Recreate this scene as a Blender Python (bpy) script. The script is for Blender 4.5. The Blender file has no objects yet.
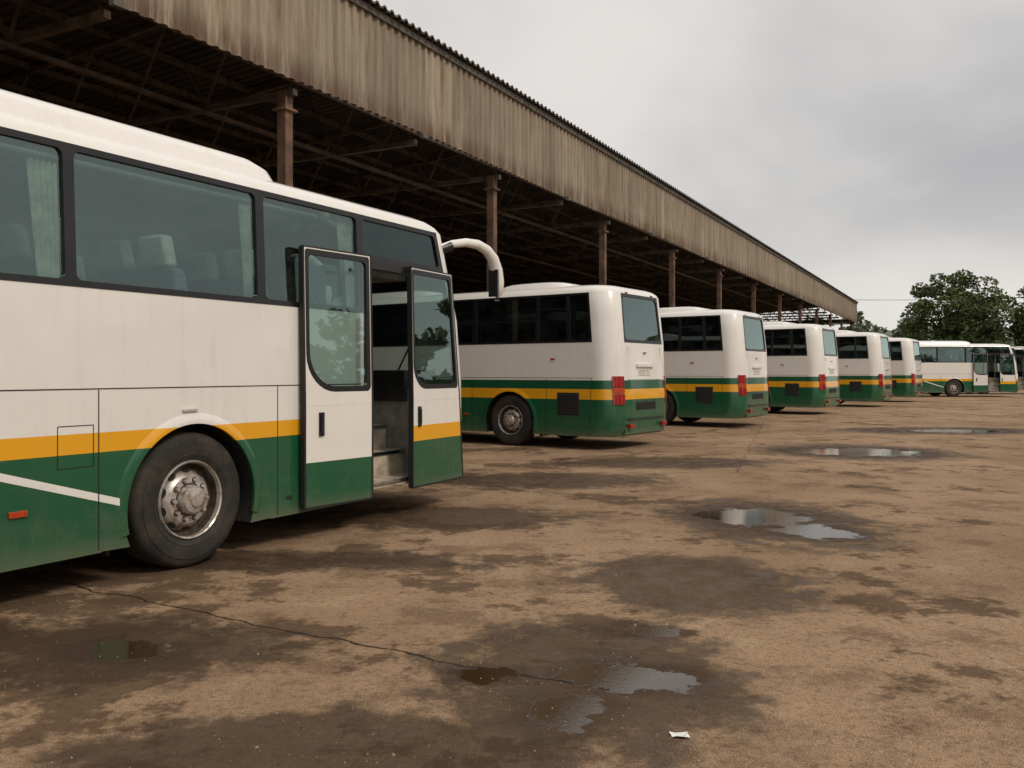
import bpy, bmesh, math, random
from mathutils import Vector, Matrix
R=math.radians
scene=bpy.context.scene
F=880.0; CH=1.5

# ---------------------------------------------------------------- node helper
class NT:
    def __init__(s,nt): s.nt=nt; s.L=nt.links
    def n(s,t,**k):
        nd=s.nt.nodes.new(t)
        for a,b in k.items(): setattr(nd,a,b)
        return nd
    def put(s,sock,v):
        if v is None: return
        if isinstance(v,bpy.types.NodeSocket): s.L.new(v,sock)
        else:
            try: sock.default_value=v
            except Exception:
                sock.default_value=(v[0],v[1],v[2],1) if hasattr(v,'__len__') and len(v)==3 else v
    def math(s,op,a,b=None,c=None,clamp=False):
        nd=s.n('ShaderNodeMath',operation=op,use_clamp=clamp)
        s.put(nd.inputs[0],a); s.put(nd.inputs[1],b)
        if c is not None: s.put(nd.inputs[2],c)
        return nd.outputs[0]
    def mix(s,f,a,b,mode='MIX'):
        nd=s.n('ShaderNodeMix',data_type='RGBA',blend_type=mode)
        s.put(nd.inputs[0],f); s.put(nd.inputs[6],a if not (isinstance(a,tuple) and len(a)==3) else a+(1,)); s.put(nd.inputs[7],b if not (isinstance(b,tuple) and len(b)==3) else b+(1,))
        return nd.outputs[2]
    def noise(s,vec,scale,detail=4,rough=0.6,dist=0.0):
        nd=s.n('ShaderNodeTexNoise'); s.put(nd.inputs['Vector'],vec)
        nd.inputs['Scale'].default_value=scale; nd.inputs['Detail'].default_value=detail
        nd.inputs['Roughness'].default_value=rough; nd.inputs['Distortion'].default_value=dist
        return nd.outputs[0]
    def sm(s,v,a,b,o0=0.0,o1=1.0):
        nd=s.n('ShaderNodeMapRange',interpolation_type='SMOOTHSTEP')
        s.put(nd.inputs[0],v); s.put(nd.inputs[1],a); s.put(nd.inputs[2],b); s.put(nd.inputs[3],o0); s.put(nd.inputs[4],o1)
        return nd.outputs[0]
    def vscale(s,vec,sc):
        nd=s.n('ShaderNodeVectorMath',operation='MULTIPLY'); s.put(nd.inputs[0],vec); nd.inputs[1].default_value=sc
        return nd.outputs[0]
    def obj(s): return s.n('ShaderNodeTexCoord').outputs['Object']
    def xyz(s,v):
        nd=s.n('ShaderNodeSeparateXYZ'); s.put(nd.inputs[0],v); return nd.outputs
    def bump(s,h,st=0.3,d=0.01):
        nd=s.n('ShaderNodeBump'); s.put(nd.inputs['Height'],h); s.put(nd.inputs['Strength'],st); nd.inputs['Distance'].default_value=d
        return nd.outputs[0]
def newmat(name):
    m=bpy.data.materials.new(name); m.use_nodes=True
    t=NT(m.node_tree); b=m.node_tree.nodes['Principled BSDF']
    return m,t,b
def simple(name,col,rough=0.5,metal=0.0,var=0.25,scale=6.0,coat=0.0,bump=0.0):
    m,t,b=newmat(name); o=t.obj()
    f=t.noise(o,scale,3,0.65)
    c=t.mix(t.sm(f,0.3,0.7), tuple(x*(1-var) for x in col), tuple(min(1,x*(1+var)) for x in col))
    t.put(b.inputs['Base Color'],c); b.inputs['Roughness'].default_value=rough
    b.inputs['Metallic'].default_value=metal; b.inputs['Coat Weight'].default_value=coat
    if bump: t.put(b.inputs['Normal'],t.bump(t.noise(o,scale*8,2),bump,0.01))
    return m

WHITE=(0.80,0.765,0.71); GREEN=(0.007,0.092,0.040); YEL=(0.80,0.37,0.012)
def paint(name,bands,slash=False):
    """bands: [(z_from,colour)...] ascending, painted livery on the body sheet"""
    m,t,b=newmat(name); o=t.obj(); X,Y,Z=t.xyz(o)
    c=bands[0][1]+(1,)
    for z,col in bands[1:]:
        c=t.mix(t.sm(Z,z-0.002,z+0.002),c,col)
    if slash:
        line=t.math('ADD',Z,t.math('MULTIPLY',X,0.31))
        d=t.math('ABSOLUTE',t.math('SUBTRACT',line,-0.855))
        k=t.math('MULTIPLY',t.math('LESS_THAN',d,0.026),t.math('LESS_THAN',X,-4.66))
        k=t.math('MULTIPLY',k,t.math('LESS_THAN',Z,0.94))
        c=t.mix(k,c,WHITE)
    st=t.noise(t.vscale(o,(6,6,0.7)),1.6,4,0.7)
    gr=t.noise(o,3.2,5,0.7)
    low=t.sm(Z,0.9,0.25)
    dirt=t.math('MULTIPLY',t.sm(gr,0.40,0.74),t.math('ADD',t.math('MULTIPLY',low,0.20),0.035),clamp=True)
    dirt=t.math('ADD',dirt,t.math('MULTIPLY',t.sm(st,0.5,0.8),0.12),clamp=True)
    dirt=t.math('ADD',dirt,t.math('MULTIPLY',t.sm(t.math('ADD',Z,t.math('MULTIPLY',gr,.25)),.55,.36),.32),clamp=True)
    c=t.mix(dirt,c,(0.19,0.135,0.085))
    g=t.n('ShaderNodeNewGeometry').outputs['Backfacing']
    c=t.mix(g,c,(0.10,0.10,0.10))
    t.put(b.inputs['Base Color'],c)
    t.put(b.inputs['Roughness'],t.sm(dirt,0.0,0.35,0.22,0.6))
    b.inputs['Coat Weight'].default_value=0.6; b.inputs['Coat Roughness'].default_value=0.05
    t.put(b.inputs['Normal'],t.bump(t.noise(t.vscale(o,(1,1,1.6)),1.3,1,0.4),0.4,0.02))
    return m
M={}
M['paintA']=paint('coach_paint_front',[(0,GREEN),(0.95,YEL),(1.085,WHITE)],slash=True)
M['paintB']=paint('coach_paint_rear',[(0,GREEN),(0.97,YEL),(1.17,GREEN),(1.34,WHITE)])
M['leaf1']=paint('door_paint_a',[(0,GREEN),(0.70,WHITE)])
M['leaf2']=paint('door_paint_b',[(0,GREEN),(0.78,YEL),(0.94,WHITE)])
M['white']=paint('white_paint',[(0,WHITE),(9,WHITE)])
M['black']=simple('black_trim',(0.012,0.012,0.013),0.30)
M['rubber']=simple('rubber_seal',(0.014,0.013,0.012),0.7)
M['chassis']=simple('chassis_dark',(0.018,0.016,0.014),0.85)
M['interior']=simple('interior_panel',(0.20,0.20,0.19),0.75)
M['floor']=simple('interior_floor',(0.12,0.105,0.09),0.8)
M['seat']=simple('seat_fabric',(0.09,0.125,0.16),0.9,var=0.45,scale=20)
M['cover']=simple('headrest_cover',(0.46,0.46,0.42),0.9,var=0.2,scale=9)
M['curtain']=simple('window_curtain',(0.36,0.37,0.31),0.95,var=0.3,scale=7)
M['step']=simple('step_tread',(0.45,0.38,0.29),0.6,var=0.35)
M['chrome']=simple('steel_rail',(0.6,0.6,0.6),0.25,1.0)
M['handrail']=simple('handrail_orange',(0.5,0.35,0.06),0.4)
M['red']=simple('tail_lamp_red',(0.30,0.006,0.005),0.12,coat=0.8,scale=40)
M['orange']=simple('reflector_orange',(0.42,0.05,0.012),0.2,scale=30)
M['plate']=simple('number_plate',(0.6,0.58,0.5),0.4)
M['grille']=simple('grille_dark',(0.02,0.02,0.018),0.6)
M['lamp']=simple('lamp_clear',(0.6,0.6,0.58),0.1,coat=1.0)
m,t,b=newmat('tyre_rubber'); o=t.obj(); f=t.noise(o,5,4,.7)
t.put(b.inputs['Base Color'],t.mix(t.sm(f,.35,.75),(0.014,0.013,0.012),(0.052,0.039,0.028))); b.inputs['Roughness'].default_value=.8
M['tyre']=m
m,t,b=newmat('wheel_rim'); o=t.obj(); f=t.noise(o,9,5,.75)
t.put(b.inputs['Base Color'],t.mix(t.sm(f,.42,.66),(0.60,0.56,0.51),(0.22,0.145,0.085)));  t.put(b.inputs['Roughness'],t.sm(f,.42,.66,.30,.65)); b.inputs['Metallic'].default_value=.55; M['rim']=m
M['rimdark']=simple('wheel_rim_dark',(0.055,0.040,0.028),.8,var=.5,scale=12)  # dark brown tone for the rim gap, hub ring and nut seats
def glass(name,tint,base=0.04,dust=0.06):
    m=bpy.data.materials.new(name); m.use_nodes=True; nt=m.node_tree; nt.nodes.clear(); t=NT(nt)
    out=t.n('ShaderNodeOutputMaterial'); tr=t.n('ShaderNodeBsdfTransparent'); gl=t.n('ShaderNodeBsdfGlossy'); df=t.n('ShaderNodeBsdfDiffuse')
    o=t.obj()
    tr.inputs[0].default_value=tint+(1,); gl.inputs['Roughness'].default_value=0.015
    gl.inputs[0].default_value=(0.74,0.97,0.95,1)
    bp=t.bump(t.noise(o,0.8,1,.4),0.3,0.02); t.put(gl.inputs['Normal'],bp)
    df.inputs[0].default_value=(0.30,0.34,0.32,1)
    lw=t.n('ShaderNodeLayerWeight'); lw.inputs[0].default_value=.5
    fr=t.math('MULTIPLY',t.math('POWER',lw.outputs['Facing'],4.0),.9)
    m1=t.n('ShaderNodeMixShader'); t.put(m1.inputs[0],t.math('ADD',fr,base,clamp=True))
    t.L.new(tr.outputs[0],m1.inputs[1]); t.L.new(gl.outputs[0],m1.inputs[2])
    m2=t.n('ShaderNodeMixShader'); t.put(m2.inputs[0],t.math('MULTIPLY',t.sm(t.noise(o,2.5,4,.7),.3,.8),dust))
    t.L.new(m1.outputs[0],m2.inputs[1]); t.L.new(df.outputs[0],m2.inputs[2]); t.L.new(m2.outputs[0],out.inputs[0])
    return m
M['glass']=glass('tinted_glass',(0.56,0.68,0.66),0.14,0.04)
M['glassdark']=glass('dark_tinted_glass',(0.10,0.12,0.12),0.08,0.04)
M['glassrear']=glass('rear_window_glass',(0.12,0.15,0.15),0.20,0.10)

# ---------------------------------------------------------------- mesh builder
class MB:
    def __init__(s): s.v=[]; s.f=[]; s.m=[]; s.keys=[]
    def k(s,key):
        if key not in s.keys: s.keys.append(key)
        return s.keys.index(key)
    def face(s,pts,key):
        q=[]
        for p in pts:
            p=tuple(p)
            if not q or (Vector(p)-Vector(q[-1])).length>1e-6: q.append(p)
        if len(q)>2 and (Vector(q[0])-Vector(q[-1])).length<1e-6: q.pop()
        if len(q)<3: return
        b=len(s.v); s.v+=q; s.f.append(list(range(b,b+len(q)))); s.m.append(s.k(key))
    def box(s,a,b,key,T=None):
        x0,y0,z0=a; x1,y1,z1=b
        P=[(x0,y0,z0),(x1,y0,z0),(x1,y1,z0),(x0,y1,z0),(x0,y0,z1),(x1,y0,z1),(x1,y1,z1),(x0,y1,z1)]
        if T: P=[tuple(T(p)) for p in P]
        for q in ((0,3,2,1),(4,5,6,7),(0,1,5,4),(1,2,6,5),(2,3,7,6),(3,0,4,7)):
            s.face([P[i] for i in q],key)
    def tube(s,pts,rad,key,n=8,cap=True,flat=1.0):
        pts=[Vector(p) for p in pts]; rr=rad if isinstance(rad,(list,tuple)) else [rad]*len(pts)
        rings=[]; up=Vector((0,0,1))
        for i,p in enumerate(pts):
            d=(pts[min(i+1,len(pts)-1)]-pts[max(i-1,0)]).normalized()
            a=d.cross(up)
            if a.length<.05: a=d.cross(Vector((1,0,0)))
            a.normalize(); c=a.cross(d)
            rings.append([p+(a*math.cos(2*math.pi*j/n)*flat+c*math.sin(2*math.pi*j/n))*rr[i] for j in range(n)])
        for i in range(len(rings)-1):
            for j in range(n):
                s.face([rings[i][j],rings[i][(j+1)%n],rings[i+1][(j+1)%n],rings[i+1][j]],key)
        if cap: s.face(rings[0][::-1],key); s.face(rings[-1],key)
    def lathe(s,prof,key,c,sg,n=48):
        def P(r,y,a): return (c[0]+r*math.cos(a),c[1]+sg*y,c[2]+r*math.sin(a))
        for (r0,y0),(r1,y1) in zip(prof[:-1],prof[1:]):
            for i in range(n):
                a=2*math.pi*i/n; b=2*math.pi*(i+1)/n
                s.face([P(r0,y0,a),P(r0,y0,b),P(r1,y1,b),P(r1,y1,a)],key)
    def obj(s,name,parent=None,smooth=30,bevel=0,weld=True,normals=True):
        me=bpy.data.meshes.new(name)
        me.from_pydata(s.v,[],s.f)
        for k in s.keys: me.materials.append(M[k] if isinstance(k,str) else k)
        me.polygons.foreach_set('material_index',s.m)
        if weld:
            bm=bmesh.new(); bm.from_mesh(me); bmesh.ops.remove_doubles(bm,verts=bm.verts,dist=1e-4)
            if normals: bmesh.ops.recalc_face_normals(bm,faces=bm.faces)
            bm.to_mesh(me); bm.free()
        if smooth:
            me.polygons.foreach_set('use_smooth',[True]*len(me.polygons)); me.set_sharp_from_angle(angle=R(smooth))
        me.update()
        ob=bpy.data.objects.new(name,me); scene.collection.objects.link(ob)
        if parent: ob.parent=parent
        if bevel:
            bv=ob.modifiers.new('bevel','BEVEL'); bv.width=bevel; bv.segments=2; bv.limit_method='ANGLE'; bv.angle_limit=R(40)
        return ob
def empty(name,loc=(0,0,0),rz=0):
    e=bpy.data.objects.new(name,None); scene.collection.objects.link(e); e.location=loc; e.rotation_euler=(0,0,rz); return e

# ---------------------------------------------------------------- coach
def lerp(tab,z):
    if z<=tab[0][0]: return tab[0][1]
    for (a,b),(c,d) in zip(tab[:-1],tab[1:]):
        if z<=c: return b+(d-b)*(z-a)/(c-a)
    return tab[-1][1]
HW=[(.26,1.25),(1.38,1.25),(2.07,1.245),(3.03,1.205),(3.09,1.175),(3.14,1.12),(3.18,1.03),(3.205,.90),(3.225,.70)]
XF=[(.26,-.06),(.42,0),(1.38,-.02),(2.07,-.10),(3.03,-.38),(3.09,-.44),(3.14,-.52),(3.18,-.64),(3.205,-.78),(3.225,-.98)]
XR=[(.26,.10),(.42,.0),(.90,.0),(1.38,.03),(2.07,.05),(3.03,.15),(3.09,.18),(3.14,.24),(3.18,.34),(3.205,.48),(3.225,.70)]
def sstep(t): t=max(0,min(1,t)); return t
class Coach:
    def __init__(s,L,kind):
        s.L=L; s.kind=kind
    def sx(s,x,z):
        return x+lerp(XF,z)*sstep((x+1.9)/1.62)+lerp(XR,z)*sstep((-s.L+1.6-x)/1.2)
    def P(s,x,z,side,off=0): return (s.sx(x,z),side*(lerp(HW,z)+off),z)
def ring_frame(mb,Pf,o,i,r,key,depth=.03,off=.004,rk=None,edge=True):
    rs=rk or [r]*4
    cs=[(i[0],i[2],180,rs[0],(o[0],o[2])),(i[1],i[2],270,rs[1],(o[1],o[2])),(i[1],i[3],0,rs[2],(o[1],o[3])),(i[0],i[3],90,rs[3],(o[0],o[3]))]
    inn=[];out=[]
    for (cx,cz,a0,rr,oc) in cs:
        ux=1 if cx==i[0] else -1; uz=1 if cz==i[2] else -1
        for k in range(9):
            a=R(a0+90*k/8); inn.append((cx+ux*rr+rr*math.cos(a),cz+uz*rr+rr*math.sin(a))); out.append(oc)
    n=len(inn)
    for k in range(n):
        j=(k+1)%n
        mb.face([Pf(*out[k],off),Pf(*out[j],off),Pf(*inn[j],off),Pf(*inn[k],off)],key)
        mb.face([Pf(*inn[k],off),Pf(*inn[j],off),Pf(*inn[j],-depth),Pf(*inn[k],-depth)],key)
    if edge:
        for k,(a,b_) in enumerate([((o[0],o[2]),(o[1],o[2])),((o[1],o[2]),(o[1],o[3])),((o[1],o[3]),(o[0],o[3])),((o[0],o[3]),(o[0],o[2]))]):
            mb.face([Pf(*a,off),Pf(*b_,off),Pf(*b_,-depth),Pf(*a,-depth)],key)
    return inn
def build_coach(name,kind):
    L=12.6 if kind=='A' else 11.5
    RR=.25 if kind=='A' else .42
    C=Coach(L,kind); root=empty(name)
    pk='paintA' if kind=='A' else 'paintB'
    if kind=='A':
        axles=[-4.0,-9.7]
        wr=[(-11.6,-10.24),(-10.15,-8.49),(-8.40,-6.76),(-6.72,-5.06),(-4.98,-3.34),(-3.25,-2.03)]
        wl=wr+[(-1.82,-.65)]
        door=(-1.96,-.30)
        band=(-11.66,-1.99)
    else:
        axles=[-2.6,-9.05]
        wl=[(-10.98,-10.52),(-10.44,-9.76),(-9.68,-8.2),(-8.1,-6.5),(-6.4,-4.8),(-4.7,-3.1),(-3.0,-1.9)]
        wr=wl+[]
        door=None; band=(-11.03,-1.86)
    st=set([-L+RR,-.28,band[0],band[1],-1.9,-.9])
    for a in axles: st|={a-.8,a+.8}
    if door: st|={door[0]}
    st|={round(-L+.25+ (L-.6)*k/9,2) for k in range(1,9)}
    st=sorted(q for q in st if -L+RR<=q<=-.28)
    st=[q for k,q in enumerate(st) if k==0 or q-st[k-1]>.004]
    lv=[.26,.42,.7,.90,1.17,1.38,1.7,2.07,2.6,3.03,3.09,3.14,3.18,3.205,3.225]
    NA=8; ys=[-1,-.6,-.2,.2,.6,1]
    tags=[]
    for a,b in zip(st[:-1],st[1:]): tags.append(('R',a,b))
    for k in range(NA): tags.append(('FR',k,k+1))
    for a,b in zip(ys[:-1],ys[1:]): tags.append(('F',a,b))
    for k in range(NA): tags.append(('FL',NA-k-1,NA-k))
    for b,a in zip(st[::-1][:-1],st[::-1][1:]): tags.append(('L',a,b))
    for k in range(NA): tags.append(('BL',k,k+1))
    for a,b in zip(ys[:-1],ys[1:]): tags.append(('B',a,b))
    for k in range(NA): tags.append(('BR',k,k+1))
    def outline(z):
        h=lerp(HW,z); xf=lerp(XF,z); xr=-L+lerp(XR,z); r=.25; o=[]
        e=st[-1]
        for q in st: o.append((C.sx(q,z),-h))
        x0=C.sx(e,z)
        for k in range(1,NA+1):
            a=R(90*k/NA); o.append((x0+(xf-x0)*math.sin(a),-h+r*(1-math.cos(a))))
        for y in ys[1:]: o.append((xf+.0,y*(h-r)))
        for k in range(1,NA+1):
            a=R(90*(1-k/NA)); o.append((x0+(xf-x0)*math.sin(a),h-r*(1-math.cos(a))))
        for q in st[::-1][1:]: o.append((C.sx(q,z),h))
        x1=C.sx(st[0],z)
        for k in range(1,NA+1):
            a=R(90*k/NA); o.append((x1+(xr-x1)*math.sin(a),h-RR*(1-math.cos(a))))
        for y in ys[::-1][1:]: o.append((xr,y*(h-RR)))
        for k in range(1,NA+1):
            a=R(90*(1-k/NA)); o.append((x1+(xr-x1)*math.sin(a),-h+RR*(1-math.cos(a))))
        return [(p[0],p[1],z) for p in o[:-1]]
    rings=[outline(z) for z in lv]; n=len(rings[0]); assert n==len(tags),(n,len(tags))
    mb=MB()
    for li in range(len(lv)-1):
        za,zb=lv[li],lv[li+1]
        for c in range(n):
            tg,a,b=tags[c]; key=pk; m_=(za+zb)/2
            if tg in 'RL':
                xm=(a+b)/2
                if 2.07<m_<3.03 and band[0]<xm<band[1]: continue
                if tg=='L' and kind=='A' and 2.07<m_<3.03 and xm>-2.0: continue
                if tg=='R' and door and xm>door[0] and m_<3.03: continue
                if m_<1.38 and any(ax-.8<xm<ax+.8 for ax in axles): continue
            if tg=='F' and 1.38<m_<3.03: key='glass' if kind=='A' else 'glassdark'
            if tg in('FR','FL') and 1.38<m_<3.03 and a>=3: key='glassdark'
            if tg=='B' and 2.07<m_<3.03: continue
            p,q=rings[li],rings[li+1]; d=(c+1)%n
            mb.face([p[c],p[d],q[d],q[c]],key)
    mb.face(rings[-1],pk)
    for ax in axles:
        for sd in(-1,1):
            r=.62; zc=.50; x0,x1,z0,z1=ax-.8,ax+.8,.26,1.38
            angs=sorted(set([round(-22.5+ (225)*k/36,3) for k in range(37)]+[math.degrees(math.atan2(z1-zc,.8)),180-math.degrees(math.atan2(z1-zc,.8))]))
            inn=[];out=[]
            for a in angs:
                ca,sa=math.cos(R(a)),math.sin(R(a))
                px,pz=ax+r*ca,zc+r*sa
                tt=1e9
                if ca>1e-6: tt=min(tt,.8/ca)
                if ca<-1e-6: tt=min(tt,-.8/ca)
                if sa>1e-6: tt=min(tt,(z1-zc)/sa)
                if sa<-1e-6: tt=min(tt,(z0-zc)/sa)
                inn.append((px,pz)); out.append((ax+tt*ca,zc+tt*sa))
            for k in range(len(angs)-1):
                A=[C.P(out[k][0],out[k][1],sd),C.P(out[k+1][0],out[k+1][1],sd),C.P(inn[k+1][0],inn[k+1][1],sd),C.P(inn[k][0],inn[k][1],sd)]
                mb.face(A,pk)
                mb.face([(inn[k][0],sd*1.25,inn[k][1]),(inn[k+1][0],sd*1.25,inn[k+1][1]),(inn[k+1][0],sd*.7,inn[k+1][1]),(inn[k][0],sd*.7,inn[k][1])],'chassis')
    body=mb.obj('body_shell',root,smooth=32)
    mb=MB()
    for ax in axles:
        for sd in(-1,1):
            prev=None
            for k in range(49):
                a=R(-14+208*k/48); ca,sa=math.cos(a),math.sin(a)
                pts=[(ax+.605*ca,sd*1.24,.5+.605*sa),(ax+.605*ca,sd*1.265,.5+.605*sa),(ax+.635*ca,sd*1.268,.5+.635*sa),(ax+.69*ca,sd*1.2485,.5+.69*sa)]
                if prev:
                    for j in range(3): mb.face([prev[j],prev[j+1],pts[j+1],pts[j]],pk)
                prev=pts
    mb.obj('fender_flare',root,smooth=60)
    # windows
    fr=MB(); gl=MB()
    gk='glass' if kind=='A' else 'glassdark'
    cu=MB()
    for sd,ws in((-1,wr),(1,wl)):
        for k,(a,b) in enumerate(ws):
            lo=band[0] if k==0 else (ws[k-1][1]+a)/2
            hi=(b+ws[k+1][0])/2 if k<len(ws)-1 else (band[1] if b<band[1] else -.28)
            Pf=lambda u,v,off,sd=sd:C.P(u,v,sd,off)
            ring_frame(fr,Pf,(lo,hi,2.07,3.03),(a,b,2.115,2.985),.05,'black')
            gl.face([Pf(a-.01,2.10,-.018),Pf(b+.01,2.10,-.018),Pf(b+.01,2.995,-.018),Pf(a-.01,2.995,-.018)],gk)
            if k in(1,3) and kind=='B':
                fr.box((a,min(sd*1.19,sd*1.22),2.72),(b,max(sd*1.19,sd*1.22),2.75),'black')
            if b<-1.9:
                cw=.22 if k%2 else .13
                for s_ in range(10):
                    u0=b-cw*s_/10; u1=b-cw*(s_+1)/10
                    o0=-.06-.022*(s_%2); o1=-.06-.022*((s_+1)%2)
                    sh=lambda u,v:b-(b-u)*(1 if v>2.6 else .7)
                    cu.face([Pf(sh(u0,2.1),2.10,o0),Pf(sh(u1,2.1),2.10,o1),Pf(u1,2.98,o1),Pf(u0,2.98,o0)],'curtain')
    cu.obj('curtains',root,smooth=0)
    def PB(u,v,off): return (-L+lerp(XR,v)-off,u*(lerp(HW,v)-RR),v)
    ring_frame(fr,PB,(-1,1,2.07,3.03),(-.94,.94,2.13,2.97),.12,'black')
    gl.face([PB(-.95,2.12,-.015),PB(.95,2.12,-.015),PB(.95,2.98,-.015),PB(-.95,2.98,-.015)],'glassrear')
    if kind=='A':
        Pf=lambda u,v,off:C.P(u,v,-1,off)
        ring_frame(fr,Pf,(-1.99,-.28,2.60,3.03),(-1.94,-.36,2.65,2.985),.05,'black')
        gl.face([Pf(-1.96,2.63,-.018),Pf(-.33,2.63,-.018),Pf(-.33,2.995,-.018),Pf(-1.96,2.995,-.018)],'glassdark')
        fr.box((-1.99,-1.245,.28),(-1.92,-1.10,2.60),'black'); fr.box((-1.99,-1.24,2.52),(-.5,-1.10,2.60),'black')
    fr.obj('window_frames',root,smooth=30); gl.obj('window_glass',root,smooth=0,normals=False)
    # trim
    tr=MB()
    def seam(x0,z0,x1,z1,sd,w=.005,key='rubber'):
        if abs(x1-x0)>abs(z1-z0): q=[(x0,z0-w),(x1,z0-w),(x1,z0+w),(x0,z0+w)]
        else: q=[(x0-w,z0),(x0+w,z0),(x0+w,z1),(x0-w,z1)]
        tr.face([C.P(u,v,sd,.0025) for u,v in q],key)
    for sd in(-1,1):
        hi=-2.0 if kind=='A' else -.3
        seam(-L+RR+.05,1.385,hi,1.385,sd,.004)
        if kind=='A':
            for xx in(-4.82,-3.12,-2.1,-6.3,-7.9,-8.85,-10.6): seam(xx,.28,xx,1.378,sd,.004)
            seam(-5.12,1.14,-4.86,1.14,sd,.003); seam(-5.12,.86,-4.86,.86,sd,.003); seam(-5.12,.86,-5.12,1.14,sd,.003); seam(-4.86,.86,-4.86,1.14,sd,.003)
            tr.box((-5.45,min(sd*1.25,sd*1.268),.585),(-5.33,max(sd*1.25,sd*1.268),.625),'orange')
            tr.box((-4.12,min(sd*1.25,sd*1.268),1.20),(-3.98,max(sd*1.25,sd*1.268),1.22),'lamp')
            for xx in(-7,-8.7): tr.box((xx,min(sd*1.25,sd*1.262),.55),(xx+.12,max(sd*1.25,sd*1.262),.59),'orange')
            for xx in(-5.6,-7.1,-3.02,-2.2): tr.box((xx,min(sd*1.25,sd*1.256),.40),(xx+.07,max(sd*1.25,sd*1.256),.43),'rubber')
        else:
            for xx in(-11.0,-9.95,-8.1,-6.6,-5.1,-3.6,-1.6): seam(xx,.28,xx,1.378,sd,.005)
            g0,g1=-10.70,-10.20
            tr.box((g0,min(sd*1.245,sd*1.256),.66),(g1,max(sd*1.245,sd*1.256),1.10),'grille')
            for k in range(7):
                z=.69+k*.056; tr.box((g0+.02,min(sd*1.25,sd*1.268),z),(g1-.02,max(sd*1.25,sd*1.268),z+.02),'rubber')
            for xx in(-3.3,-6,-8): tr.box((xx,min(sd*1.25,sd*1.268),.60),(xx+.1,max(sd*1.25,sd*1.268),.64),'orange')
            tr.box((-10.15,min(sd*1.25,sd*1.268),1.74),(-10.05,max(sd*1.25,sd*1.268),1.77),'orange')
    def RB(y0,y1,z0,z1,d,key,d0=0):
        xx=-L+max(lerp(XR,z0),lerp(XR,z1))
        tr.box((xx-d,y0,z0),(xx+.03,y1,z1),key)
    RB(-.36,.36,1.60,1.66,.05,pk); RB(-.26,.26,1.43,1.55,.012,'plate'); RB(-.42,.42,.76,.92,.012,'grille')
    for k in range(3): RB(-.40,.40,.785+k*.045,.80+k*.045,.03,'rubber')
    RB(-.75,.75,1.345,1.352,.006,'rubber')
    for yy in(-.72,.72): RB(yy-.004,yy+.004,.62,2.0,.006,'rubber')
    RB(-.86,.86,.30,.58,.07,pk)
    RB(-.80,.80,.585,.60,.05,'rubber')
    RB(-.05,.05,1.86,1.90,.03,'chrome')
    for sd in(-1,1):
        a,b=sorted((sd*.62,sd*.80)); RB(a,b,.42,.50,.08,'red')
        a,b=sorted((sd*.5,sd*.6)); RB(a,b,3.035,3.06,.02,'red')
        def cor(k,z,off):
            aa=R(90*k/10); h=lerp(HW,z); xr=-L+lerp(XR,z); x1=C.sx(st[0],z)
            px=x1+(xr-x1)*math.sin(aa); py=h-RR*(1-math.cos(aa))
            return (px-off*math.sin(aa),sd*(py+off*math.cos(aa)),z)
        for z0,z1,key in((.88,1.08,'red'),(1.095,1.20,'orange'),(1.215,1.42,'red')):
            zz=[z0,(z0+z1)/2,z1]
            k0,k1=(4,9) if kind=='A' else (5,9)
            for zi in range(2):
                for k in range(k0,k1):
                    tr.face([cor(k,zz[zi],.022),cor(k+1,zz[zi],.022),cor(k+1,zz[zi+1],.022),cor(k,zz[zi+1],.022)],key)
            for k in range(k0,k1):
                for z in(z0,z1): tr.face([cor(k,z,0),cor(k+1,z,0),cor(k+1,z,.022),cor(k,z,.022)],key)
            for k in(k0,k1): tr.face([cor(k,z0,0),cor(k,z0,.022),cor(k,z1,.022),cor(k,z1,0)],key)
    tr.box((-.05,-1.0,.34),(.06,1.0,.62),pk); tr.box((-.02,-.45,.68),(.02,.45,.90),'grille'); tr.box((-.01,-.26,.42),(.075,.26,.54),'plate')
    for sd in(-1,1):
        a,b=sorted((sd*.6,sd*.98)); tr.box((-.03,a,.70),(.025,b,.90),'lamp')
        tr.tube([(.02,sd*.1,1.36),(-.03,sd*.45,1.9)],.012,'rubber',6)
    tr.obj('body_trim',root,smooth=30,bevel=.004)
    rp=MB()
    pods=[(-11.9,-2.75,1.0,3.17,3.385)] if kind=='A' else [(-10.2,-8.4,.85,3.19,3.34),(-6.6,-3.3,.85,3.19,3.36)]
    for (a,b,h,z0,z1) in pods:
        s_=.42
        lvls=[(z0,0,0),(z0+(z1-z0)*.55,.16*s_,.04),(z0+(z1-z0)*.85,.5*s_,.09),(z1,s_,.17),(z1+.012,s_+.4,.4)]
        prev=None
        for (z,dx,dy) in lvls:
            x0_,x1_,hh=a+dx,b-dx,h-dy; rr=.22
            o=[]
            for (cx,cy,a0) in((x1_-rr,hh-rr,0),(x0_+rr,hh-rr,90),(x0_+rr,-hh+rr,180),(x1_-rr,-hh+rr,270)):
                for q in range(6):
                    an=R(a0+90*q/5); o.append((cx+rr*math.cos(an),cy+rr*math.sin(an),z))
            if prev:
                for q in range(len(o)): rp.face([prev[q],prev[(q+1)%len(o)],o[(q+1)%len(o)],o[q]],'white')
            prev=o
        rp.face(prev,'white')
    rp.obj('roof_pod',root,smooth=50)
    # underbody + interior
    it=MB()
    f0=-1.95 if kind=='A' else -.5
    def seg(x0,x1,z0,z1,h,key): it.box((x0,-h,z0),(x1,h,z1),key)
    seg(-L+.42,-L+.5,.3,1.1,.9,'chassis')
    rear,front=min(axles),max(axles)
    seg(-L+.5,rear-.66,.36,1.12,1.18,'chassis'); seg(rear+.66,front-.66,.36,1.12,1.18,'chassis')
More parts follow.
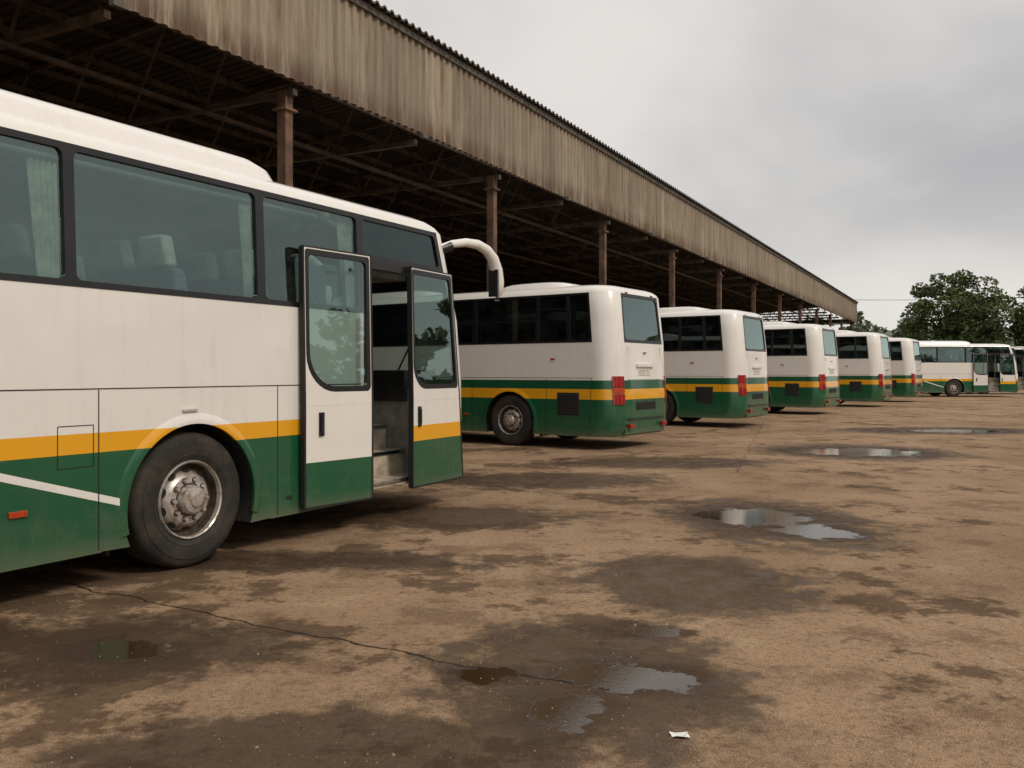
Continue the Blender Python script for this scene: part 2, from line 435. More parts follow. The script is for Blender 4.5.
    seg(front+.66,-2.0,.36,1.12,1.18,'chassis'); seg(rear-.66,rear+.66,.45,1.12,.68,'chassis'); seg(front-.66,front+.66,.45,1.12,.68,'chassis')
    seg(-L+.35,f0,1.13,1.18,1.15,'floor')
    if kind=='A':
        it.box((-1.95,-.25,1.13),(-.5,1.2,1.18),'floor'); it.box((-1.95,-.25,.36),(-.4,1.18,1.12),'chassis')
        it.box((-1.98,-1.22,.34),(-.35,-.95,.40),'step'); it.box((-1.98,-.96,.34),(-.9,-.70,.66),'step')
        it.box((-1.98,-.71,.34),(-.9,-.46,.92),'step'); it.box((-1.98,-.47,.34),(-.9,-.24,1.18),'step')
        for y,z in((-1.225,.395),(-.965,.655),(-.715,.915),(-.475,1.175)): it.box((-1.97,y-.008,z-.03),(-.9,y+.02,z+.008),'chrome')
        it.box((-.9,-1.05,.36),(-.36,-.2,1.30),'interior')
        it.box((-.95,-1.0,1.18),(-.36,1.1,1.52),'black')
        it.box((-1.2,.4,1.40),(-.9,1.0,1.58),'black')
        pts=[]
        for k in range(25):
            a=2*math.pi*k/24; pts.append((-1.28+.10*math.sin(a),.68+.22*math.cos(a),1.66+.20*math.sin(a)))
        it.tube(pts,.016,'black',6); it.tube([(-1.28,.68,1.66),(-1.05,.68,1.5)],.03,'black',6)
        it.box((-2.05,.4,1.18),(-1.6,.95,1.62),'seat'); it.box((-2.2,.4,1.6),(-2.05,.95,2.38),'seat')
        it.box((-2.42,.2,1.18),(-2.38,1.18,2.1),'interior')
        it.box((-2.05,-1.18,1.18),(-2.0,-.35,1.95),'interior')
        it.box((-1.85,-.2,1.45),(-1.45,.2,1.58),'seat'); it.box((-1.95,-.2,1.55),(-1.85,.2,2.15),'seat')
        it.tube([(-1.88,-1.08,.45),(-1.88,-1.06,1.6),(-1.88,-.6,2.05),(-1.88,-.35,2.05)],.018,'handrail',8)
        it.tube([(-1.15,-.6,1.1),(-1.15,-.6,2.5)],.018,'chrome',8)
        it.box((-2.0,-.9,2.5),(-.8,.9,2.56),'interior')
        it.box((-1.8,1.13,2.2),(-.8,1.15,2.95),'seat')
        it.box((-3.9,1.13,2.35),(-3.3,1.15,2.95),'curtain'); it.box((-6.2,1.13,2.2),(-5.2,1.15,2.95),'curtain')
    it.obj('underbody_and_floor',root,smooth=30,bevel=.004)
    se=MB(); x=-L+.9
    while x<-2.9:
        for y0 in(-1.14,-.66,.24,.70):
            se.box((x,y0,1.5),(x+.45,y0+.42,1.66),'seat')
            T=lambda p,x=x:(p[0]-(p[2]-1.6)*.22,p[1],p[2])
            se.box((x,y0,1.58),(x+.12,y0+.42,2.30),'seat',T); se.box((x+.0,y0+.06,2.31),(x+.11,y0+.36,2.55),'cover',T)
        x+=.86
    for sd in(-1,1):
        a,b=sorted((sd*.8,sd*1.17)); se.box((-L+.8,a,2.90),(-2.5,b,2.95),'interior')
    se.obj('passenger_seats',root,smooth=30,bevel=.04)
    wh=MB()
    for i,ax in enumerate(axles):
        for sd in(-1,1):
            c=(ax,sd*1.08,.52)
            wh.lathe([(.285,.02),(.297,.12),(.33,.14),(.35,.150),(.353,.146),(.40,.154),(.45,.150),(.452,.144),(.487,.135),(.508,.115),(.518,.085),(.52,.05),(.510,.045),(.510,.035),(.52,.03),(.52,-.02),(.510,-.025),(.510,-.035),(.52,-.04),(.52,-.12),(.49,-.15),(.3,-.15)],'tyre',c,sd,64)
            wh.lathe([(.285,.03),(.302,.128),(.294,.142),(.284,.134),(.280,.10)],'rim',c,sd,64)
            wh.lathe([(.280,.10),(.268,.035),(.245,.020)],'rimdark',c,sd,64)
            wh.lathe([(.245,.020),(.240,.045),(.200,.092),(.180,.108),(.128,.110)],'rim',c,sd,64)
            wh.lathe([(.128,.110),(.114,.112)],'rimdark',c,sd,64)
            wh.lathe([(.114,.112),(.112,.125),(.108,.165),(.096,.180),(.055,.186),(.05,.20),(.0,.202)],'rim',c,sd,64)
            wh.lathe([(.29,-.15),(.0,-.15)],'chassis',c,sd,24)
            for k in range(10):
                a=2*math.pi*k/10
                nx,nz=c[0]+.152*math.cos(a),c[2]+.152*math.sin(a)
                wh.tube([(nx,c[1]+sd*.108,nz),(nx,c[1]+sd*.114,nz)],.023,'rimdark',10)
                wh.tube([(nx,c[1]+sd*.108,nz),(nx,c[1]+sd*.142,nz)],.0155,'rim',6)
                a+=math.pi/10; rr=.220
                nrm=Vector((math.cos(a)*.76,sd*.65,math.sin(a)*.76))
                ctr=Vector((c[0]+rr*math.cos(a),c[1]+sd*.0685,c[2]+rr*math.sin(a)))
                u=Vector((-math.sin(a),0,math.cos(a))); v=nrm.cross(u).normalized()
                # dark face slightly above the disc paints in the shade of a hand hole
                wh.face([ctr+nrm*.009+u*.036*math.cos(2*math.pi*q/14)+v*.023*math.sin(2*math.pi*q/14) for q in range(14)],'chassis')
        wh.tube([(ax,-1,.52),(ax,1,.52)],.07,'chassis',10)
    for ax in axles:
        for sd in(-1,1):
            a,b=sorted((sd*.85,sd*1.2)); wh.box((ax-.72,a,.22),(ax-.70,b,.62),'rubber')
    wh.obj('wheels',root,smooth=35,normals=True)
    mi=MB()
    for sd in((-1,1)):
        P0=[(-.50,sd*1.13,2.88),(-.32,sd*1.20,2.95),(-.12,sd*1.25,2.99),(.08,sd*1.29,2.99),(.24,sd*1.32,2.94),(.36,sd*1.335,2.85),(.43,sd*1.34,2.72),(.46,sd*1.34,2.58),(.46,sd*1.34,2.44),(.45,sd*1.34,2.36)]
        mi.tube(P0,[.040,.045,.050,.056,.062,.070,.078,.080,.070,.035],'white',14)
        mi.tube([(-.54,sd*1.10,2.84),(-.34,sd*1.195,2.925)],.058,'black',10)
        mi.box((.352,min(sd*1.28,sd*1.40),2.40),(.388,max(sd*1.28,sd*1.40),2.72),'black')
    mi.obj('wing_mirrors',root,smooth=60)
    if kind=='A':
        dr=MB()
        def leaf(xa,ya,xb,yb,zt,key,handle,rk1,rk2,lean=0):
            d=Vector((xb-xa,yb-ya,0)); w=d.length; d.normalize(); nn=Vector((d.y,-d.x,0))
            if nn.y>0: nn=-nn
            def Pf(u,v,off):
                k=(u/w)*lean*max(0,(v-.42))
                p=Vector((xa,ya,0))+d*(u+k)+nn*off; y=p.y+ (0 if v<1.38 else (v-1.38)*.020)
                return (p.x,y,v)
            zs=1.20
            T=lambda p:Pf(p[0],p[2],p[1])
            dr.box((0.012,-.045,.31),(w-.012,0,zs),key,T)
            for (z0,z1) in((.30,zs),(zs,zt)):
                dr.box((-.008,-.05,z0),(.0118,.004,z1),'rubber',T); dr.box((w-.0118,-.05,z0),(w+.008,.004,z1),'rubber',T)
            dr.box((0.012,-.04,.29),(w-.012,-.005,.3095),'rubber',T); dr.box((0.0,-.04,zt+.0005),(w,.004,zt+.012),'rubber',T)
            ring_frame(dr,Pf,(.012,w-.012,zs+.001,zt),(.020,w-.020,zs+.12,zt-.012),.1,key,.006,.0,rk=rk1,edge=False)
            ring_frame(dr,Pf,(.013,w-.013,zs+.003,zt-.003),(.066,w-.060,zs+.17,zt-.06),.1,'black',.040,-.004,rk=rk2)
            dr.face([Pf(.05,zs+.14,-.02),Pf(w-.04,zs+.14,-.02),Pf(w-.04,zt-.05,-.02),Pf(.05,zt-.05,-.02)],'glass')
            if handle:
                h=handle; dr.box((h,.0,.93),(h+.055,.016,1.14),'black',T); dr.box((h+.012,.016,.96),(h+.042,.03,1.11),'rubber',T)
        leaf(-2.87,-1.33,-2.04,-1.42,2.60,'leaf1',.16,[.34,.05,.03,.03],[.31,.05,.05,.05])
        leaf(-1.24,-1.315,-.20,-1.268,2.585,'leaf2',.10,[.26,.05,.03,.03],[.24,.05,.05,.05],lean=-.10)
        dr.tube([(-2.40,-1.2,.55),(-2.40,-1.36,.55)],.02,'black',6)
        dr.tube([(-1.96,-1.15,2.45),(-2.3,-1.36,2.45)],.018,'black',6); dr.tube([(-1.96,-1.1,1.0),(-2.2,-1.36,1.0)],.018,'black',6)
        dr.obj('open_door_leaves',root,smooth=30)
    return root
def dup(src,name,loc,rz):
    e=empty(name,loc,rz)
    for c in list(src.children):
        o=c.copy(); o.parent=e; scene.collection.objects.link(o)
    return e

TA=29.2
d_=Vector((math.sin(R(TA)),math.cos(R(TA)),0)); l_=Vector((-math.cos(R(TA)),math.sin(R(TA)),0))
a1=build_coach('parked_coach','A'); a1.location=Vector((-2.43,6.74,0))+d_*4.0+l_*1.25; a1.rotation_euler=(0,0,R(90-TA))
TH=35.0
fw=Vector((-math.cos(R(TH)),math.sin(R(TH)),0)); lf=Vector((-math.sin(R(TH)),-math.cos(R(TH)),0))
corners=[(1.95,16.5),(6.03,23.2),(10.80,30.5),(15.50,37.0),(19.80,43.3)]
b0=None; rj=[0,.3,-.5,.6,-.3]
for i,(cx,cy) in enumerate(corners):
    o=Vector((cx,cy,0))+fw*11.5-lf*1.25
    if i==0:
        b0=build_coach('parked_coach','B'); b0.location=o; b0.rotation_euler=(0,0,R(180-TH))
    else: dup(b0,'parked_coach',o,R(180-TH+rj[i]))
dup(a1,'parked_coach',(30.6,54.3,0),R(1.0))
dup(a1,'parked_coach',(36.0,60.5,0),R(-3))

# ---------------------------------------------------------------- canopy
m,t,b=newmat('fascia_sheet'); o=t.obj(); X,Y,Z=t.xyz(o)
st=t.noise(t.vscale(o,(2.2,2.2,.22)),1.4,5,.75); bl=t.noise(o,.35,4,.6); fi=t.noise(t.vscale(o,(9,9,.6)),1.5,4,.7)
c=t.mix(t.sm(st,.35,.7),(0.38,0.315,0.225),(0.20,0.15,0.10)); c=t.mix(t.sm(bl,.4,.7,0,.5),c,(0.25,0.215,0.165))
c=t.mix(t.math('MULTIPLY',t.sm(fi,.5,.75),.7),c,(0.15,0.078,0.040))
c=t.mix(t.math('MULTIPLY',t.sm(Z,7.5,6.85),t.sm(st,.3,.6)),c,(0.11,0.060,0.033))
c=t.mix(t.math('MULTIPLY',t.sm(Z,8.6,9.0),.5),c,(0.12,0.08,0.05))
sid=t.math('FLOOR',t.math('DIVIDE',X,1.04)); wn_=t.n('ShaderNodeTexWhiteNoise',noise_dimensions='1D'); t.put(wn_.inputs['W'],sid)
c=t.mix(t.math('MULTIPLY',wn_.outputs[0],.38),c,(0.13,0.092,0.060))
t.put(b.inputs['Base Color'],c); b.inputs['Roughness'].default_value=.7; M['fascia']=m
m,t,b=newmat('roof_sheet'); o=t.obj()
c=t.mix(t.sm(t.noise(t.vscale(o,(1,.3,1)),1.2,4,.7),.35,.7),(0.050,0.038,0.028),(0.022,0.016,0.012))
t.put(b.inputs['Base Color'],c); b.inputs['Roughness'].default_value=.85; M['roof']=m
M['steelbrown']=simple('rusty_steel',(0.082,0.056,0.038),.8,var=.45,scale=3)
M['post']=simple('rusty_post',(0.13,0.073,0.045),.75,var=.5,scale=2.5)
M['edge']=simple('roof_edge_metal',(0.10,0.085,0.07),.7,var=.4,scale=2)
CA=27.5
cp=empty('bus_station_canopy',(-4.23,16.4,0),R(90-CA))
x0c,x1c=-36.0,89.8; DB=27.0; FY=-.35
mb=MB(); pitch=.26; x=x0c; prof=[(0,0),(.07,0),(.11,.05),(.19,.05),(.23,0)]
cols=[]
while x<x1c:
    for a,d in prof: cols.append((x+a,d))
    x+=pitch
for (xa,da),(xb,db) in zip(cols[:-1],cols[1:]):
    k=math.floor(((xa+xb)/2)/1.04); lo=6.85+.03*math.sin(k*12.9898)
    mb.face([(xa,FY-da,lo),(xb,FY-db,lo),(xb,FY-db,9.0),(xa,FY-da,9.0)],'fascia')
mb.obj('corrugated_fascia',cp,smooth=0)
mb=MB()
def rz(y): return 9.02-(y-FY)*0.075
for (xa,da),(xb,db) in zip(cols[:-1],cols[1:]):
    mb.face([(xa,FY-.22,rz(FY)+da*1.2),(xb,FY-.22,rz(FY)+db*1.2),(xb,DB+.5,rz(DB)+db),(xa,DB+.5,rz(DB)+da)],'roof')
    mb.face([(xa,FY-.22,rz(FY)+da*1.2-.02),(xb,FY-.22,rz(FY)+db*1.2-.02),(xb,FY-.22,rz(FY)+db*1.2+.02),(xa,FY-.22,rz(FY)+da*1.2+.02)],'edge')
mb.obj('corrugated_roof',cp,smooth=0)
mb=MB()
mb.box((x0c,FY-.10,8.86),(x1c,FY-.055,9.0),'edge'); mb.box((x0c,FY+.005,6.83),(x1c,FY+.09,6.94),'steelbrown')
mb.box((x0c,FY+.005,7.9),(x1c,FY+.07,7.98),'steelbrown')
mb.box((x0c,DB,0),(x1c,DB+.1,rz(DB)-.02),'roof')
mb.box((x0c-.1,FY,0),(x0c-.02,DB,7.0),'roof')
mb.box((x1c-.02,FY-.05,6.85),(x1c+.04,DB,7.2),'edge')
mb.obj('walls_and_edge_trim',cp,smooth=0)
mb=MB(); k=-4
pos=[]
while k*8.0<x1c: pos.append(k*8.0); k+=1
for px in pos:
    for py in (0.0,13.0,26.0):
        mb.box((px-.10,py-.10,0),(px+.10,py+.10,6.72 if py<20 else 6.6),'post'); mb.box((px-.25,py-.25,0),(px+.25,py+.25,.3),'post')
        mb.box((px-.16,py-.16,6.35),(px+.16,py+.16,6.40),'post')
    mb.box((px+3.9,FY-.16,6.74),(px+4.1,FY-.06,6.84),'edge')
mb.obj('steel_posts',cp,smooth=0)
mb=MB()
xx=pos[0]
while xx<x1c-.2:
    mb.box((xx-.06,FY+.1,6.62),(xx+.06,DB-.05,6.74),'steelbrown')
    mb.box((xx-.05,FY+.1,7.0),(xx+.05,DB-.05,7.0+.08),'steelbrown',lambda p:(p[0],p[1],p[2]+(rz(p[1])-7.2)))
    y=FY+.2
    while y<DB-2.2:
        za=6.70; zb=rz(y+1.1)-.2
        mb.tube([(xx,y,za),(xx,y+1.1,zb),(xx,y+2.2,za)],.035,'steelbrown',4,cap=False)
        y+=2.2
    xx+=4.0
y=FY+1.0
while y<DB:
    mb.box((x0c,y-.05,rz(y)-.15),(x1c,y+.05,rz(y)-.025),'steelbrown'); y+=1.35
for y in(FY+2.3,FY+6.7,13.0,FY+17.7,FY+22): mb.box((x0c,y-.05,6.54),(x1c,y+.05,6.615),'steelbrown')
mb.obj('roof_trusses',cp,smooth=0)

# ---------------------------------------------------------------- ground
m,t,b=newmat('stained_concrete'); g=t.obj()
warp=t.n('ShaderNodeTexNoise'); t.put(warp.inputs['Vector'],g); warp.inputs['Scale'].default_value=1.5; warp.inputs['Detail'].default_value=5; warp.inputs['Roughness'].default_value=.62
wv=t.n('ShaderNodeVectorMath',operation='SUBTRACT'); t.put(wv.inputs[0],warp.outputs['Color']); wv.inputs[1].default_value=(.5,.5,.5)
def warped(k):
    ws=t.n('ShaderNodeVectorMath',operation='SCALE'); t.put(ws.inputs[0],wv.outputs[0]); ws.inputs[3].default_value=k
    wp=t.n('ShaderNodeVectorMath',operation='ADD'); t.put(wp.inputs[0],g); t.put(wp.inputs[1],ws.outputs[0]); return wp.outputs[0]
W=warped(.7); W2=warped(.25); PX,PY,_=t.xyz(g)
def ell(lst):
    acc=None
    for (cx,cy,rx,ry) in lst:
        ma=t.n('ShaderNodeVectorMath',operation='MULTIPLY_ADD'); t.put(ma.inputs[0],W); ma.inputs[1].default_value=(1/rx,1/ry,0); ma.inputs[2].default_value=(-cx/rx,-cy/ry,0)
        ln=t.n('ShaderNodeVectorMath',operation='LENGTH'); t.put(ln.inputs[0],ma.outputs[0])
        acc=ln.outputs['Value'] if acc is None else t.math('MINIMUM',acc,ln.outputs['Value'])
    return t.math('SUBTRACT',1.0,acc)
wet=[(2.65,8.9,1.10,1.6),(.35,4.3,.85,1.1),(1.3,6.3,.9,1.0),(-2.3,4.75,1.2,.7),(-.7,3.45,1.2,.5),(-1.0,9.1,1.9,.8),(.5,12.3,1.8,1.0),
     (6.5,16.6,1.9,1.9),(11,22.5,3,1.6),(2.5,14.6,2.0,1.0),(-1.7,7.0,1.6,.45)]
pud=[(2.45,9.15,.62,.60),(2.85,8.25,.36,.40),(.52,4.28,.30,.22),(.25,3.85,.26,.22),(.75,5.1,.16,.15),(-.08,4.35,.15,.12),(6.5,16.5,1.25,.9),(-2.05,4.72,.26,.22),(11.3,22.4,1.3,.7)]
fine=t.noise(g,4.2,5,.68)
fb=t.math('SUBTRACT',fine,.5)
wn=t.math('ADD',ell(wet),t.math('MULTIPLY',fb,1.4))
wetm=t.sm(wn,-.12,.28)
pn=t.math('ADD',ell(pud),t.math('MULTIPLY',fb,1.5))
pudm=t.sm(pn,.06,.17)
damp=t.sm(pn,-.7,.05)
n1=t.noise(g,.22,3,.6); n2=t.noise(g,1.25,6,.74); n3=t.noise(g,24,4,.75); n4=t.noise(g,120,1,.7)
c=t.mix(t.sm(n1,.3,.7),(0.290,0.182,0.106),(0.415,0.278,0.172))
c=t.mix(t.math('MULTIPLY',t.sm(n2,.49,.62),.60),c,(0.130,0.073,0.040))
c=t.mix(t.math('MULTIPLY',t.sm(n2,.45,.35),.45),c,(0.48,0.345,0.225))
c=t.mix(t.math('MULTIPLY',t.sm(n3,.46,.70),.60),c,(0.095,0.057,0.034))
c=t.mix(t.math('MULTIPLY',t.sm(n4,.56,.74),.60),c,(0.56,0.43,0.31))
c=t.mix(t.math('MULTIPLY',t.sm(n4,.44,.28),.65),c,(0.05,0.032,0.020))
s1=t.noise(g,.55,6,.76)
left=t.sm(PX,4.0,-3.0,.0,.065)   # dark stain patches spread further towards the left
stain=t.math('MULTIPLY',t.sm(t.math('ADD',s1,left),.55,.61),.72)
c=t.mix(stain,c,(0.064,0.036,0.019))
c=t.mix(t.math('MULTIPLY',t.sm(t.noise(t.vscale(g,(1.0,.22,1)),1.0,3,.6),.5,.75),.28),c,(0.13,0.078,0.045))
c=t.mix(t.math('MULTIPLY',wetm,.80),c,(0.044,0.025,0.013))
c=t.mix(t.math('MULTIPLY',damp,.5),c,(0.036,0.021,0.011))
c=t.mix(pudm,c,(0.042,0.024,0.010))
X2,Y2,_=t.xyz(W2)
def crack(x0,y0,x1,y1,w):
    dx,dy=x1-x0,y1-y0; L_=math.hypot(dx,dy); nx,ny=-dy/L_,dx/L_
    d=t.math('ABSOLUTE',t.math('MULTIPLY_ADD',X2,nx,t.math('MULTIPLY_ADD',Y2,ny,-(x0*nx+y0*ny))))
    al=t.math('MULTIPLY_ADD',X2,dx/L_,t.math('MULTIPLY_ADD',Y2,dy/L_,-(x0*dx+y0*dy)/L_))
    k=t.math('COMPARE',al,L_/2,L_/2)
    return t.math('MULTIPLY',t.math('LESS_THAN',t.math('DIVIDE',d,w),fine),k)
cr=crack(-3.6,6.5,-1.02,4.93,.020)
for a in[(-1.02,4.95,.5,4.1,.020),(3.3,13,9,31,.010)]:
    cr=t.math('MAXIMUM',cr,crack(*a))
crk=t.math('MULTIPLY',cr,t.math('SUBTRACT',1,pudm))
c=t.mix(t.math('MULTIPLY',crk,.88),c,(0.013,0.009,0.006))
t.put(b.inputs['Base Color'],c)
rg=t.n('ShaderNodeMix'); t.put(rg.inputs[0],t.math('MULTIPLY',wetm,t.sm(fine,.42,.62))); t.put(rg.inputs[2],.90); t.put(rg.inputs[3],.45)
rg2=t.n('ShaderNodeMix'); t.put(rg2.inputs[0],pudm); t.put(rg2.inputs[2],rg.outputs[0]); rg2.inputs[3].default_value=.03
t.put(b.inputs['Roughness'],rg2.outputs[0])
t.put(b.inputs['Specular IOR Level'],t.math('ADD',t.sm(wetm,0,1,.15,.20),t.math('MULTIPLY',pudm,.30)))
h=t.math('ADD',t.math('MULTIPLY',n3,.7),t.math('MULTIPLY',n4,.4))
bst=t.math('MULTIPLY',t.math('SUBTRACT',1.03,pudm),t.sm(wetm,0,1,.95,.75))
t.put(b.inputs['Normal'],t.bump(h,bst,.024))
M['ground']=m
mb=MB(); mb.face([(-900,-300,0),(900,-300,0),(900,1500,0),(-900,1500,0)],'ground'); mb.obj('ground',smooth=0)
M['grass']=simple('grass',(0.07,0.10,0.03),.95,var=.5,scale=.6)
mb=MB(); mb.face([(30,75,.004),(900,62,.004),(900,1500,.004),(-100,1500,.004),(-100,140,.004),(36,130,.004)],'grass'); mb.obj('grass_field',smooth=0)

rnd=random.Random(4)
M['grit']=simple('grit_stone',(0.22,0.16,0.11),.9,var=.6,scale=5)
mb=MB()
for i in range(2800):
    z=2.8+rnd.random()**1.6*14; x=(rnd.random()-.5)*1.3*z; r=rnd.uniform(.002,.0065)
    if rnd.random()<.03: r*=1.9
    q=[(x+r*rnd.uniform(.7,1.2)*math.cos(a+i),z+r*rnd.uniform(.7,1.2)*math.sin(a+i),0) for a in(0,1.5,3.1,4.6)]
    top=(x,z,r*rnd.uniform(.6,1))
    for k in range(4): mb.face([q[k],q[(k+1)%4],top],'grit')
mb.obj('gravel',smooth=0,weld=False)
M['paper']=simple('paper',(0.72,0.70,0.66),.8,var=.1)
mb=MB(); X0,Y0=.685,3.62
pp=[[(X0+(u*.024-.034)+rnd.uniform(-.008,.008),Y0+(v*.026-.026)+rnd.uniform(-.008,.008),.003+rnd.uniform(0,.010)) for u in range(4)] for v in range(3)]
for v in range(2):
    for u in range(3): mb.face([pp[v][u],pp[v][u+1],pp[v+1][u+1],pp[v+1][u]],'paper')
mb.obj('paper_litter',smooth=0)
# ---------------------------------------------------------------- trees
def leafmat(name,a,b_,haze=0.0):
    m,t,b=newmat(name); g=t.n('ShaderNodeNewGeometry'); o=t.obj()
    f=g.outputs['Random Per Island']
    c=t.mix(f,a,b_); c=t.mix(t.sm(t.noise(o,.45,2),.4,.62,0,.6),c,tuple(x*.45 for x in a))
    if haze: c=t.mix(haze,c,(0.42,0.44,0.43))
    t.put(b.inputs['Base Color'],c); b.inputs['Roughness'].default_value=.75
    b.inputs['Specular IOR Level'].default_value=.2
    return m
M['leaf']=leafmat('foliage',(0.045,0.075,0.016),(0.14,0.18,0.048),.04)
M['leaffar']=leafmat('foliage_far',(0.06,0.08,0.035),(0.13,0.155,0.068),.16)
M['bark']=simple('bark',(0.09,0.07,0.05),.9,var=.4,scale=4)
def clump(mb,c,r,n,sz,rnd,key):
    for i in range(n):
        while True:
            p=Vector((rnd.uniform(-1,1),rnd.uniform(-1,1),rnd.uniform(-1,1)))
            if p.length<1: break
        if p.length>0: p=p.normalized()*p.length**.5
        q=Vector(c)+Vector((p.x*r,p.y*r,p.z*r*.72)); s=sz*rnd.uniform(.5,1.2)
        u=Vector((rnd.gauss(0,1),rnd.gauss(0,1),rnd.gauss(0,.5))).normalized(); w=u.cross(Vector((rnd.gauss(0,1),rnd.gauss(0,1),rnd.gauss(0,1)))).normalized()
        mb.face([q-u*s,q+w*s*.55,q+u*s,q-w*s*.55],key)
def tree(name,loc,H,Rc,seed,key='leaf',sz=.22,nc=140,nl=150,base=.22):
    rnd=random.Random(seed); root=empty(name,loc,rnd.random()*6)
    w=MB(); zt=H*.55
    w.tube([(0,0,-.1),(.1,.05,H*.15),(0,.15,H*.3),(.15,.1,zt)],[H*.035,H*.026,H*.022,H*.014],'bark',9)
    lf_=MB(); cs=[]
    for i in range(nc):
        for _ in range(80):
            a=rnd.random()*6.28; rr=Rc*rnd.random()**.4; zz=rnd.uniform(base,.96)
            q=(zz-base)/(.98-base)
            prof=(max(0,1-(2*q-.80)**2/1.5))**.5
            if q>.4: prof=max(0,1-((q-.4)/.62)**2.2)**.5
            if rr<Rc*prof*(.9+.16*math.sin(a*3+seed)): break
        p=(rr*math.cos(a),rr*math.sin(a),H*zz-H*.03); cs.append(p)
        clump(lf_,p,Rc*rnd.uniform(.14,.25),nl,sz,rnd,key)
    for p in rnd.sample(cs,min(22,len(cs))):
        s=rnd.uniform(.22,.52)*H; mid=(p[0]*.5+rnd.uniform(-.3,.3),p[1]*.5+rnd.uniform(-.3,.3),(s+p[2])*.5)
        w.tube([(.05,.08,s),mid,p],[H*.012,H*.007,H*.002],'bark',5)
    w.obj('trunk_and_limbs',root,smooth=60); lf_.obj('foliage',root,smooth=0,weld=False)
    return root
tree('broadleaf_tree',(46.9,92,0),12.5,5.2,3)
tree('broadleaf_tree',(57.9,93,0),11.6,5.0,8)
tree('broadleaf_tree',(65,98,0),10.5,4.5,11)
def treerow(name,pts,key,sz,nc,nl,seed):
    rnd=random.Random(seed); mb=MB()
    for (x,y,h,w) in pts:
        for i in range(nc):
            zz=rnd.random()**.8; clump(mb,(x+rnd.uniform(-w,w)*(1.1-zz*.7),y+rnd.uniform(-w,w)*.6,h*zz*.92),w*.38,nl,sz,rnd,key)
    return mb.obj(name,smooth=0,weld=False)
rnd=random.Random(9)
pts=[]
x=46
while x<125:
    pts.append((x,135+rnd.uniform(-6,6),rnd.uniform(9.0,12.0) if x<72 else rnd.uniform(6.5,9.5),rnd.uniform(2.5,4))); x+=rnd.uniform(2.5,4.0)
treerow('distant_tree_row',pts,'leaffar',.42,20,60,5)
pts=[]; y=-35
while y<60:
    pts.append((50+rnd.uniform(-3,3),y,rnd.uniform(5,10),rnd.uniform(2.5,4))); y+=rnd.uniform(3,6.5)
treerow('reflection_tree_row',pts,'leaf',.5,14,60,6)  # off-frame trees, added to be mirrored in the coach side windows
M['hill']=simple('wooded_hill',(0.105,0.13,0.085),.95,var=.45,scale=.09)
mb=MB(); N=60; rows=14
def hz(x,y):
    return max(-1,19*math.exp(-((x-190)/110)**2)*math.exp(-((y-420)/80)**2)+5*math.sin(x*.04)*math.exp(-((y-420)/80)**2)+2*math.sin(x*.3+y*.1))-1
G=[[(i*8.0-40,300+j*18.0,hz(i*8.0-40,300+j*18.0)) for i in range(N)] for j in range(rows)]
for j in range(rows-1):
    for i in range(N-1): mb.face([G[j][i],G[j][i+1],G[j+1][i+1],G[j+1][i]],'hill')
mb.obj('hill',smooth=80)
M['pole']=simple('concrete_pole',(0.3,0.28,0.25),.8)
def upole(loc,H):
    e=empty('utility_pole',loc); mb=MB(); mb.tube([(0,0,0),(0,0,H)],[.16,.10],'pole',10); mb.box((-.9,-.05,H-.5),(.9,.05,H-.4),'pole')
    for k in(-.8,0,.8): mb.tube([(k,0,H-.4),(k,0,H-.22)],.04,'pole',6)
    mb.obj('pole_and_crossarm',e,smooth=40)
upole((30,128,0),12.8); upole((88,118,0),12.8)
mb=MB()
for k in(-.8,0,.8):
    pts=[]
    for i in range(25):
        s=i/24; pts.append((30+k+58*s,128-10*s,12.6-1.0*4*s*(1-s)))
    mb.tube(pts,.026,'black',4)
mb.obj('overhead_cables',smooth=0)

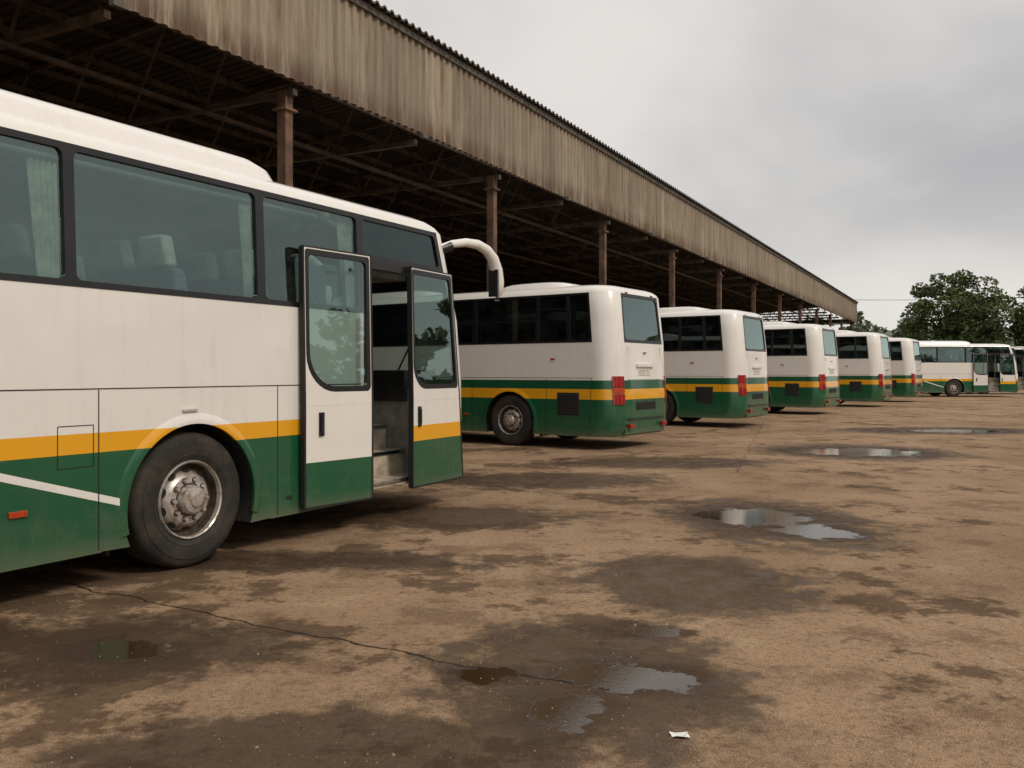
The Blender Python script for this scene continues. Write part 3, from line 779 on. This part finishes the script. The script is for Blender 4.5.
# ---------------------------------------------------------------- light
sun=bpy.data.lights.new('sun','SUN'); sun.energy=1.5; sun.angle=R(12); sun.color=(1,.91,.78)
so=bpy.data.objects.new('sun',sun); scene.collection.objects.link(so)
sd=Vector((.66,-.52,.80)).normalized()
so.rotation_euler=(-sd).to_track_quat('-Z','Y').to_euler()
el=math.asin(sd.z); az=math.atan2(sd.x,sd.y)
w=bpy.data.worlds.new('World'); scene.world=w; w.use_nodes=True; t=NT(w.node_tree); bg=w.node_tree.nodes['Background']
sky=t.n('ShaderNodeTexSky',sky_type='NISHITA'); sky.sun_disc=False; sky.sun_elevation=el; sky.sun_rotation=az; sky.dust_density=4
gen=t.n('ShaderNodeTexCoord').outputs['Generated']; X,Y,Z=t.xyz(gen)
zc=t.math('MAXIMUM',Z,0.0)
den=t.math('ADD',zc,.25)
cv=t.n('ShaderNodeCombineXYZ'); t.put(cv.inputs[0],t.math('DIVIDE',X,den)); t.put(cv.inputs[1],t.math('DIVIDE',Y,den))
n1=t.noise(cv.outputs[0],.8,5,.5,.3)
col=t.mix(t.sm(n1,.34,.64),(0.475,0.475,0.485),(0.80,0.77,0.735))
az_=t.sm(t.math('DIVIDE',X,t.math('ADD',t.math('ABSOLUTE',Y),.01)),-.1,.55)
col=t.mix(t.math('MULTIPLY',t.math('SUBTRACT',1,az_),.45),col,(0.82,0.795,0.76))
col=t.mix(t.sm(zc,.0,.22,.92,0),col,(0.85,0.815,0.765))
zg=t.sm(zc,.38,.9,1.0,1.4)
vm=t.n('ShaderNodeVectorMath',operation='SCALE'); t.put(vm.inputs[0],col); t.put(vm.inputs[3],zg)
ns=t.n('ShaderNodeVectorMath',operation='SCALE'); t.put(ns.inputs[0],sky.outputs[0]); ns.inputs[3].default_value=.09
mx=t.mix(.95,ns.outputs[0],vm.outputs[0])
t.put(bg.inputs[0],mx); bg.inputs[1].default_value=1.0
# ---------------------------------------------------------------- camera
cam=bpy.data.cameras.new('camera'); co=bpy.data.objects.new('camera',cam); scene.collection.objects.link(co)
co.location=(0,0,CH); co.rotation_euler=(R(90),0,0); cam.sensor_width=36; cam.lens=F/1024*36
cam.shift_y=-12/1024.0; cam.clip_end=3000; cam.clip_start=.05
scene.camera=co
scene.view_settings.view_transform='Standard'; scene.view_settings.look='None'; scene.view_settings.exposure=0
